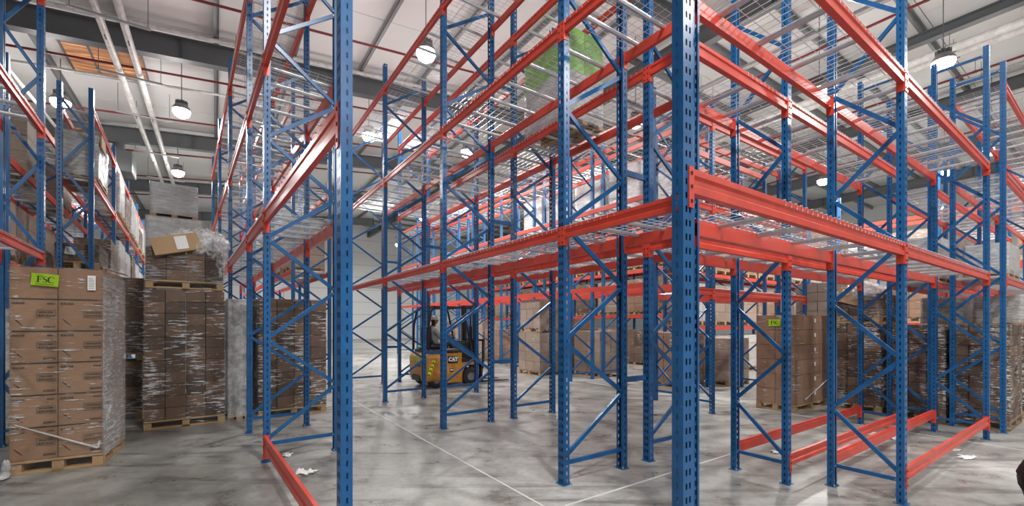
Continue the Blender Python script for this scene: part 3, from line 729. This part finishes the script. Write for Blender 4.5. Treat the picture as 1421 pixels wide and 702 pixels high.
for b in range(2):
    for q in range(2):
        for lv, z in ((0, 0.0), (1, 1.63), (2, 3.23)):
            if lv == 2 and q: continue
            mt = ('fawn', 'pale', 'tan')[(b + 2 * q + lv) % 3]
            load('%s carton load on the crosswise far rack beyond the dark loads, %s' % (mt, ('floor level', 'first level', 'second level')[lv]),
                 g3(.6 + 2.7 * b + .1 + 1.3 * q, 17.33), V3, .84, 1.1, 1.3 if lv == 0 else 1.15, 2, 2, 4, mt, z0=z, wrap='film', group='crosswise rack %s loads, level %d' % (mt, lv))
load('grey wrapped load stacked on the first level above the outer dark load', g3(1.10, 9.75), V3, 1.1, .48, .5, 3, 2, 2, 'pale', z0=2.27, wrap='filmm')
load('fawn load stacked second, on the dark load inside the end rack', g3(1.08, 10.95), V3, 1.1, .56, .5, 3, 2, 2, 'fawn', z0=1.53, wrap='filmm')
load('brown load stacked second, behind the middle dark load', g3(1.77, 10.95), V3, 1.1, .56, .5, 3, 2, 2, 'brown', z0=1.53, wrap='filmm')
# far rack of pale carton loads
sUm, sVm = M0.dot(U3), M0.dot(V3)
for b in range(6):
    for q in range(2):
        for lv, z in ((0, 0.0), (1, 1.53), (2, 3.13), (3, 4.73)):
            if lv == 3 and (b + q) % 2: continue
            mt = ('fawn', 'pale', 'fawn', 'tan')[(b + q + lv) % 4]
            load('%s carton load on the far rack filled with pale cartons, %s' % ({'fawn': 'fawn', 'pale': 'pale', 'tan': 'tan'}[mt], ('floor level', 'first level', 'second level', 'top level')[lv]),
                 g3(sUm + .05, sVm + .12 + 2.7 * b + 1.28 * q), V3, 1.15, .85, 1.25 if lv else 1.2, 2, 2, 4, mt, z0=z, wrap='film', group='far rack %s loads, level %d' % (mt, lv))
for i in range(2, 3):
    load('small tan load on the floor under the three-level racks', E1 + V3 * (.9 + 1.25 * i) + U3 * .75, V3, 1.0, .8, 1.2, 2, 2, 4, 'fawn', wrap='film', group='floor loads behind the three-level racks')
# middle: white loads on second level, brown floor loads
for i in range(5):
    load('white milky-wrapped load on the second level of the rack across the forklift aisle', H1 + U * (2.7 * (i // 2) + .1 + 1.3 * (i % 2)) + V * .03, V, .84, 1.08, 1.15 + .12 * ((i * 5) % 3), 2, 2, 3, 'pale', z0=4.49, wrap='filmm', group='white loads on the second level')
for i in range(10):
    if i in (1, 5): continue
    load('brown carton load on the floor under the rack of white wrapped loads', H1 + U * (2.7 * (i // 2) + .1 + 1.3 * (i % 2)) + V * .0, V, .9, 1.1, 1.35 + .35 * (i % 2), 2, 2, 4, 'fawn' if i % 3 else 'tan', wrap='film', group='brown floor loads under the white ones')
lg = load('white wrapped load with green upper cartons on the second level of the forklift rack', B0 + U * 1.45 + V * .08, V, .74, 1.0, .72, 2, 2, 2, 'pale', z0=4.485, wrap='filmm')
CACHE[('cube', 'greenbox')] = unit_cube().mesh('carton_green', mat('green_printed_carton', (.25, .48, .12), .5))
for i in range(2):
    for j in range(2): cube('green_carton', 'greenbox', lg, (.37 * i + .004, .5 * j + .004, .73), (.36, .49, .62))
ob('plastic_wrap', film_mesh(1, 'film', .016), lg, (.37, .5, .72), (0, 0, 0), (.76, 1.02, .65))
l9 = load('fawn carton load beside the front of the yellow forklift', H0 + U * 4.05 + V * .05, V, .9, 1.1, 1.3, 3, 3, 4, 'fawn', wrap='film', full=True)
load('fawn carton load stacked on the one beside the forklift', H0 + U * 4.1 + V * .08, V, .85, 1.0, 1.0, 3, 3, 3, 'fawn', z0=1.31, wrap='film')
sJu = J0
for b in range(10):
    for lv, z in ((0, 0), (1, 1.92), (2, 3.62)):
        load('brown carton load on the far rack behind the empty rows, %s' % ('floor level', 'first level', 'second level')[lv], J0 + U * (.12 + 1.35 * b) + V * .03, V, .85, 1.1, 1.35, 2, 2, 4, ('fawn', 'brown', 'tan')[(b + lv) % 3], z0=z, wrap='film', group='far brown loads, level %d' % lv)

# ------------------------------------------------------------------ lamps
LH = 8.6
def lamp_meshes():
    k = MB(); k.lathe([(.0, .34), (.05, .34), (.07, .22), (.16, .18), (.24, .06), (.26, 0), (.25, -.01)])
    for i in range(12):
        q = 2 * math.pi * i / 12; k.box((.11 * math.cos(q), .11 * math.sin(q), .24), (.12, .008, .12), q)
    h = k.mesh('housing', 'grey')
    k = MB(); k.lathe([(.235, 0), (.24, -.08), (.20, -.17), (.11, -.23), (.0, -.245)], n=24); return h, k.mesh('lens', 'glow')
hm, lm = lamp_meshes()
def lamp(x, y, z=LH, on=True):
    sv = Vector((x, y)).dot(V); rh = roof_h(sv)
    t = thing('high_bay_lamp', 'glowing round high bay lamp hanging from the roof', 'lamp', (x, y, z), 0, 'high bay lamps')
    ob('housing', hm, t); ob('lens', lm, t)
    k = MB(); k.cyl((0, 0, .33), (0, 0, rh - z), .012, n=6); ob('hanger_rod', k.mesh('hanger_rod', 'steel'), t)
    ld = bpy.data.lights.new('lamp_light', 'AREA'); ld.shape = 'DISK'; ld.size = .5; ld.energy = LAMP_W; ld.color = (1, .98, .95)
    o = bpy.data.objects.new('lamp_light', ld); C.objects.link(o); o.parent = t; o.location = (0, 0, -.27)
    ld = bpy.data.lights.new('lens_glow', 'POINT'); ld.energy = GLOW_W; ld.color = (1, .98, .95); ld.shadow_soft_size = .25
    o = bpy.data.objects.new('lens_glow', ld); C.objects.link(o); o.parent = t; o.location = (0, 0, -.55)
for x, y in ((252, 153), (84, 140), (247, 238), (591, 72), (512, 187), (648, 210), (882, 168), (1309, 85), (1137, 124), (1023, 182), (1376, 207), (1142, 250), (1303, 285)):
    z = FPX * (LH - CAMH) / (HY - y); lamp((x - CX) / FPX * z, z)
for x, y in ((1.2, 1.0), (8.0, 2.0), (-2.0, -6), (7, -5), (14, 7), (2, 26), (10, 24), (20, 20), (-6, 29), (-17, 29), (-10, 38)): lamp(x, y)  # unseen lamps nearby; the far ones are added to brighten the background

# ------------------------------------------------------------------ pipes under the roof
def pipe(name, label, su0, sv0, su1, sv1, h0, h1, r, mt, group, hang=6.0, strap=True, cat='pipe'):
    a, b = P3(g(su0, sv0), h0), P3(g(su1, sv1), h1); d = b - a
    t = thing(name, label, cat, a, 0, group); k = MB(); k.cyl((0, 0, 0), d, r, n=10); ob('pipe', k.mesh('pipe', mt), t)
    n = max(1, int(d.length / hang)); k = MB(); k.cyl((0, 0, 0), (0, 0, .5), .008, n=5); k.box((0, 0, 0), (2.4 * r, .03, 2.4 * r), aU); hmesh = k.mesh('hanger', 'steel')
    for i in range(n):
        p = d * ((i + .5) / n); ob('hanger', hmesh, t, p)
for i, su in enumerate((13.2, 17.4, 21.2, 25.4, 29.4, 33.4)):
    pipe('sprinkler_pipe', 'thin dark red sprinkler pipe running across under the low roof', su, -17, su, 11.5, roof_h(-17) - .75, roof_h(11.5) - .75, .035, 'pipered', 'red sprinkler pipes across the low roof')
pipe('white_pipe', 'white pipe running along the rafter above the loaded aisle', 15.7, -17, 15.7, 11, roof_h(-17) - .3, roof_h(11) - .3, .06, 'pipew', None)
pipe('white_pipe', 'thin white pipe crossing below the amber skylight', 18.2, -17, 18.2, 4, roof_h(-17) - .8, roof_h(4) - .8, .04, 'pipew', None)
for sv in (-2.36, -1.9):
    pipe('white_pipe', 'insulated white pipe running lengthwise above the loaded aisle', 2, sv, 44, sv, 9.05, 9.05, .085, 'pipew', 'pair of insulated pipes', 5)
pipe('white_pipe', 'thin white pipe lengthwise beside the insulated pair', 2, -4.8, 24, -4.8, 8.7, 8.7, .05, 'pipew', None)
k = MB(); k.box((0, 0, 0), (.05, 1.5, .05))
for i, su in enumerate((12.0, 14.0, 17.0, 20.0, 24.0, 28.0)):
    p = g(su, -2.1); t = thing('pipe_trapeze', 'grey trapeze bar hung under the insulated pipe pair', 'hanger', (p.x, p.y, 8.9), aU, 'trapeze bars')
    q = MB(); q.box((0, 0, 0), (.05, 1.5, .05)); ob('bar', q.mesh('bar', 'pipeg'), t)
    for s_ in (-.7, .7): q = MB(); q.cyl((0, s_, 0), (0, s_, 1.0), .008, n=5); ob('rod', q.mesh('rod', 'steel'), t)
p = g(24.5, -3.4); t = thing('duct_box', 'dark grey ventilation box hung under the roof beyond the lower rack', 'duct', (p.x, p.y, 7.9), aU)
ob('body', bev((1.2, 1.0, .9), .04, 2, 'steel', center=(0, 0, .45)), t); k = MB(); k.cyl((0, 0, .9), (0, 0, 1.65), .2, n=12); ob('duct_neck', k.mesh('duct_neck', 'steel'), t)
for i, sv in enumerate((16.2, 22.2, 29.0)):
    pipe('sprinkler_pipe', 'dark red sprinkler pipe running under the flat high roof', -6, sv, 44, sv, 10.5, 10.5, .04, 'pipered', 'red sprinkler pipes under the high roof')
pipe('grey_conduit', 'grey round duct running beside the first high rafter', -6, 15.4, 44, 15.4, 10.6, 10.6, .09, 'pipeg', None)
for i, sv in enumerate((18.6, 19.1)):
    pipe('white_pipe', 'thick white insulated pipe under the high roof above the floor-beam racks', -6, sv, 44, sv, 10.0, 10.0, .12, 'pipew', 'thick white high pipes')
for i, sv in enumerate((23.2, 23.6)):
    pipe('grey_conduit', 'thin grey conduit strung under the high roof', -6, sv, 44, sv, 10.7, 10.7, .025, 'pipeg', 'thin high conduits')
pipe('white_pipe', 'white pipe running beside the second high rafter', -6, 25.5, 44, 25.5, 10.55, 10.55, .07, 'pipew', None)

# ------------------------------------------------------------------ yellow forklift
M['yellow'] = worn('forklift_yellow_paint', (.56, .25, .035), (.3, .16, .05), .38, .68, .2)
M['lime'] = mat('hazard_lime', (.75, .85, .03), .4)
M['white'] = mat('white_decal', (.85, .85, .85), .4)
M['orange'] = mat('orange_decal', (.9, .5, .02), .4)
M['greencloth'] = mat('green_cloth', (.02, .30, .12), .8)
rc = Vector((-2.05, 10.2)) + U * .56
fk = thing('forklift', 'yellow electric forklift with a black mast and hazard chevrons, driven under the rack', 'forklift', rc, ang(V))
def outline(k, pts, y0, y1, mi=0): k.ext(pts, (0, y0, 0), (0, y1, 0), (1, 0, 0), (0, 0, 1), mi)
# counterweight with a rounded tail
me = bev((.62, 1.06, .70), .13, 4, 'yellow', center=(.31, 0, .50), name='counterweight'); cw_ = ob('counterweight', me, fk)
k = MB(); k.box((-.002, -.12, .55), (.02, .34, .05)); k.box((-.002, 0, .24), (.03, .5, .14)); ob('vent_slot', k.mesh('vent_slot', 'black'), cw_)
k = MB()
outline(k, [(.5, .12), (1.02, .12), (1.02, .34), (1.08, .46), (1.2, .53), (1.38, .53), (1.38, .60), (1.0, .60), (1.0, .84), (.5, .84)], -.5, .5)
ob('chassis', k.mesh('chassis', 'yellow'), fk)
ob('hood', bev((.82, .96, .12), .05, 3, 'black', center=(.55, 0, .88)), fk)
k = MB(); outline(k, [(1.0, .60), (1.42, .60), (1.42, .66), (1.02, .70)], -.5, .5); outline(k, [(1.22, .66), (1.40, .66), (1.32, 1.12), (1.24, 1.12)], -.42, .42); ob('cowl', k.mesh('cowl', 'black'), fk)
st = ob('seat', bev((.44, .5, .12), .04, 3, 'black', center=(.48, 0, .99)), fk)
ob('backrest', bev((.12, .48, .5), .05, 3, 'black', center=(.26, 0, 1.26)), fk)
def tube(pts, r, n=8):
    k = MB()
    for a, b in zip(pts, pts[1:]): k.cyl(a, b, r, n=n)
    return k
for sy in (-1, 1):
    ob('guard_post', tube([(.12, .47 * sy, .9), (.13, .47 * sy, 1.5), (.2, .46 * sy, 1.88), (.3, .45 * sy, 1.96)], .028).mesh('guard_post', 'black'), fk)
    ob('guard_post', tube([(1.33, .45 * sy, .66), (1.22, .45 * sy, 1.3), (1.08, .45 * sy, 1.9), (1.02, .45 * sy, 1.96)], .028).mesh('guard_post', 'black'), fk)
gr = MB()
for sy in (-1, 1): gr.box((.66, .45 * sy, 1.97), (.78, .06, .05))
for x in (.28, 1.04): gr.box((x, 0, 1.97), (.06, .96, .05))
gr = ob('guard_roof', gr.mesh('guard_roof', 'black'), fk)
k = MB(); k.box((0, 0, 0), (.035, .9, .03)); bm_ = k.mesh('roof_bar', 'black')
for i in range(6): ob('roof_bar', bm_, gr, (.40 + .105 * i, 0, 1.98))
for sy in (-1, 1):
    k = MB(); k.ext([(-.07, -.02), (.07, -.02), (.07, .05), (.055, .05), (.055, -.005), (-.055, -.005), (-.055, .05), (-.07, .05)], (1.5, .31 * sy, .06), (1.5, .31 * sy, 2.06), (1, 0, 0), (0, sy, 0))
    ob('mast_rail', k.mesh('mast_rail', 'black'), fk)
    k = MB(); k.cyl((1.42, .2 * sy, .12), (1.42, .2 * sy, 1.5), .04, n=10); k.cyl((1.42, .2 * sy, 1.5), (1.42, .2 * sy, 2.0), .02, n=8); ob('lift_cylinder', k.mesh('lift_cylinder', 'black'), fk)
    k = MB(); k.box((1.56, .08 * sy, 1.1), (.012, .05, 1.8)); ob('lift_chain', k.mesh('lift_chain', 'steel'), fk)
for z in (.2, 1.1, 2.0): k = MB(); k.box((1.5, 0, z), (.06, .6, .09)); ob('mast_crossbar', k.mesh('mast_crossbar', 'black'), fk)
cg = MB()
for z in (.14, .5): cg.box((1.62, 0, z), (.05, .95, .1))
cg = ob('carriage', cg.mesh('carriage', 'black'), fk)
for y in (-.42, -.14, .14, .42): k = MB(); k.box((1.66, y, .78), (.03, .05, .75)); ob('backrest_bar', k.mesh('backrest_bar', 'black'), cg)
k = MB(); k.box((1.66, 0, 1.14), (.03, .92, .05)); ob('backrest_bar', k.mesh('backrest_bar', 'black'), cg)
for y in (-.28, .28): k = MB(); outline(k, [(1.65, .03), (2.55, .03), (2.55, .045), (1.71, .08), (1.71, .55), (1.65, .55)], y - .05, y + .05); ob('fork', k.mesh('fork', 'black'), fk)
def wheel(x, y, r, wd):
    k = MB(); k.lathe([(r * .45, -wd / 2), (r * .9, -wd / 2), (r, -wd * .35), (r, wd * .35), (r * .9, wd / 2), (r * .45, wd / 2)], n=28)
    o = ob('wheel', k.mesh('wheel', 'rubber'), fk, (x, y, r), (math.pi / 2, 0, 0))
    k = MB(); k.lathe([(0, -wd * .36), (r * .3, -wd * .36), (r * .46, -wd * .45), (r * .46, wd * .45), (r * .3, wd * .36), (0, wd * .36)], n=16); ob('hub', k.mesh('hub', 'grey'), o)
for sy in (-1, 1): wheel(1.25, .46 * sy, .235, .17); wheel(.34, .40 * sy, .2, .16)
k = MB(); k.cyl((1.26, 0, .95), (.9, 0, 1.2), .025, n=8); ob('steering_column', k.mesh('steering_column', 'black'), fk)
k = MB(); k.lathe([(.15, -.012), (.165, 0), (.15, .012), (.135, 0), (.15, -.012)], n=20); k.box((0, 0, 0), (.29, .02, .012)); k.box((0, 0, 0), (.02, .29, .012))
ob('steering_wheel', k.mesh('steering_wheel', 'black'), fk, (.90, 0, 1.2), (0, -.7, 0))
# hazard chevrons
def chev(nm, parent, loc, rot, ln, hh, n):
    k = MB(); k.box((0, 0, 0), (ln, .004, hh)); o = ob(nm, k.mesh(nm, 'lime'), parent, loc, rot)
    k = MB()
    for i in range(n):
        x = -ln / 2 + ln * (i + .3) / n; d_ = ln / n * .3; e = ln / n * .35
        for s_ in (-1, 1): k.add([(x, -.004, 0), (x + d_, -.004, 0), (x + d_ - e, -.004, s_ * hh * .48), (x - e, -.004, s_ * hh * .48)], [(0, 1, 2, 3)])
    ob('chevron_marks', k.mesh('chevron_marks', 'black'), o)
chev('hazard_strip', cw_, (-.006, .02, .70), (0, 0, -math.pi / 2), .78, .10, 6)
chev('hazard_strip', cw_, (.17, -.535, .50), (0, math.radians(-68), 0), .40, .08, 4)
pl = ob('logo_plate', bev((.27, .01, .18), .003, 1, 'black', center=(0, 0, 0)), fk, (.76, -.506, .68))
ob('lettering', text_mesh('CAT', .125, 'white', .008), pl, (0, -.008, .005), (math.pi / 2, 0, 0))
k = MB(); k.add([(-.035, -.010, -.05), (.035, -.010, -.05), (0, -.010, .0)], [(0, 1, 2)]); ob('logo_triangle', k.mesh('logo_triangle', 'orange'), pl)
k = MB(); k.box((.72, -.503, .42), (.09, .006, .09)); k.box((.72, -.507, .43), (.07, .004, .035), mi=1); ob('side_decal', k.mesh('side_decal', 'black', 'white'), fk)
k = MB(); blob(k, (0, 0, 0), .1, (1.2, 1.0, .35), 5); ob('green_cloth', k.mesh('green_cloth', 'greencloth'), None, (rc.x + V.x * .22 + U.x * .12, rc.y + V.y * .22 + U.y * .12, .965))
tag(bpy.data.objects['green_cloth'], 'crumpled green cloth lying on the forklift hood', 'cloth')

# ------------------------------------------------------------------ driver
M['skin'] = mat('skin', (.28, .15, .09), .55); M['shirt'] = mat('pale_grey_shirt', (.46, .48, .48), .8); M['trouser'] = mat('dark_trousers', (.03, .032, .04), .8)
M['hair'] = mat('dark_hair', (.02, .015, .012), .7); M['cap'] = mat('pale_cap', (.62, .62, .6), .8)
def make_person():
    J = [((.66, 0, 1.07), .15), ((.63, 0, 1.28), .15), ((.63, 0, 1.43), .14), ((.65, 0, 1.50), .055), ((.675, 0, 1.57), .058), ((.69, 0, 1.615), .09), ((.685, 0, 1.69), .088), ((.785, 0, 1.615), .016)]
    E = [(0, 1), (1, 2), (2, 3), (3, 4), (4, 5), (5, 6), (5, 7)]
    def add(p, r, par): J.append((p, r)); E.append((par, len(J) - 1)); return len(J) - 1
    for s_ in (-1, 1):
        ear = add((.68, .088 * s_, 1.61), .018, 5)
        a = add((.64, .19 * s_, 1.41), .07, 2); a = add((.76, .26 * s_, 1.17), .05, a); a = add((.98, .16 * s_, 1.22), .034, a); a = add((1.03, .14 * s_, 1.225), .034, a)
        for i in range(4):
            f = add((1.075, (.115 + .018 * i) * s_, 1.245), .010, a); f = add((1.10 - .004 * i, (.115 + .018 * i) * s_, 1.225), .009, f); add((1.095, (.115 + .018 * i) * s_, 1.195), .008, f)
        t = add((1.035, .10 * s_, 1.235), .011, a); add((1.07, .095 * s_, 1.24), .009, t)
        h = add((.72, .11 * s_, 1.04), .10, 0); h = add((1.08, .14 * s_, 1.06), .07, h); h = add((1.12, .14 * s_, .76), .045, h); add((1.22, .14 * s_, .71), .04, h)
    me = bpy.data.meshes.new('person'); me.from_pydata([p for p, r in J], E, []); o = bpy.data.objects.new('body', me); C.objects.link(o)
    sk_ = o.modifiers.new('skin', 'SKIN'); o.modifiers.new('sub', 'SUBSURF').levels = 2
    for v, (p, r) in zip(me.skin_vertices[0].data, J): v.radius = (r, r)
    me.skin_vertices[0].data[0].use_root = True
    dg = bpy.context.evaluated_depsgraph_get(); res = bpy.data.meshes.new_from_object(o.evaluated_get(dg)); bpy.data.objects.remove(o)
    res.materials.clear()
    for q in ('shirt', 'trouser', 'skin', 'hair'): res.materials.append(M[q])
    for p in res.polygons:
        c = p.center; p.use_smooth = True
        if c.z > 1.50: p.material_index = 2
        elif c.x > .86 and c.z > 1.15: p.material_index = 2
        elif c.z < 1.12 and not (c.z > 1.07 and c.x < .85): p.material_index = 1
        if c.z > 1.51 and c.x < .665: p.material_index = 3
    return res
pr = thing('person', 'seated driver in a pale cap and grey shirt holding the forklift steering wheel', 'person', (rc.x - V.x * .2, rc.y - V.y * .2, 0), ang(V))
ob('body', make_person(), pr)
k = MB(); k.lathe([(.096, 1.665), (.098, 1.70), (.085, 1.745), (.045, 1.775), (0, 1.785)], (.682, 0, 0), 16)
k.ext([(.75, 1.665), (.86, 1.655), (.86, 1.662), (.75, 1.675)], (0, -.07, 0), (0, .07, 0), (1, 0, 0), (0, 0, 1)); ob('cap', k.mesh('cap', 'cap'), pr)
k = MB(); k.box((.772, .032, 1.632), (.008, .022, .01)); k.box((.772, -.032, 1.632), (.008, .022, .01)); ob('eyes', k.mesh('eyes', 'ink'), pr)

# ------------------------------------------------------------------ litter and the black bag
M['bag'] = mat('black_plastic', (.006, .006, .007), .5, 0, .25)
k = MB(); blob(k, (0, 0, .27), .25, (.95, 1.0, 1.12), 6, 28, 18, .22); o = ob('black_bag', k.mesh('black_bag', 'bag'), None, (4.38, 3.42, .0)); tag(o, 'bulging black plastic bag standing on the floor by the rack with floor beams', 'bag')
def scrap(x, y, sx, seed, label):
    z = FPX * CAMH / (y - HY); p = ((x - CX) / FPX * z, z); k = MB(); rnd = random.Random(seed); n = 6
    P = [((i / n - .5) * sx + rnd.uniform(-.02, .02), (j / n - .5) * sx * .6 + rnd.uniform(-.02, .02), abs(rnd.gauss(0, .012)) + .003) for i in range(n + 1) for j in range(n + 1)]
    k.add(P, [(i * (n + 1) + j, (i + 1) * (n + 1) + j, (i + 1) * (n + 1) + j + 1, i * (n + 1) + j + 1) for i in range(n) for j in range(n)])
    tag(ob('paper_scrap', k.mesh('paper_scrap', 'paper'), None, (p[0], p[1], 0), (0, 0, rnd.uniform(0, 3))), label, 'litter')
scrap(398, 632, .16, 1, 'white paper scrap on the floor by the low red beam')
scrap(424, 656, .2, 2, 'larger crumpled white scrap on the floor under the tall rack')
scrap(1340, 635, .2, 3, 'white plastic scrap on the floor beside the front red floor beam')
scrap(1325, 625, .12, 4, 'small white scrap between the red floor beams')
scrap(1228, 606, .3, 5, 'crumpled white plastic lying at the foot of the dark loads')
scrap(1075, 628, .1, 6, 'small white scrap on the floor between the first floor-beam frames')
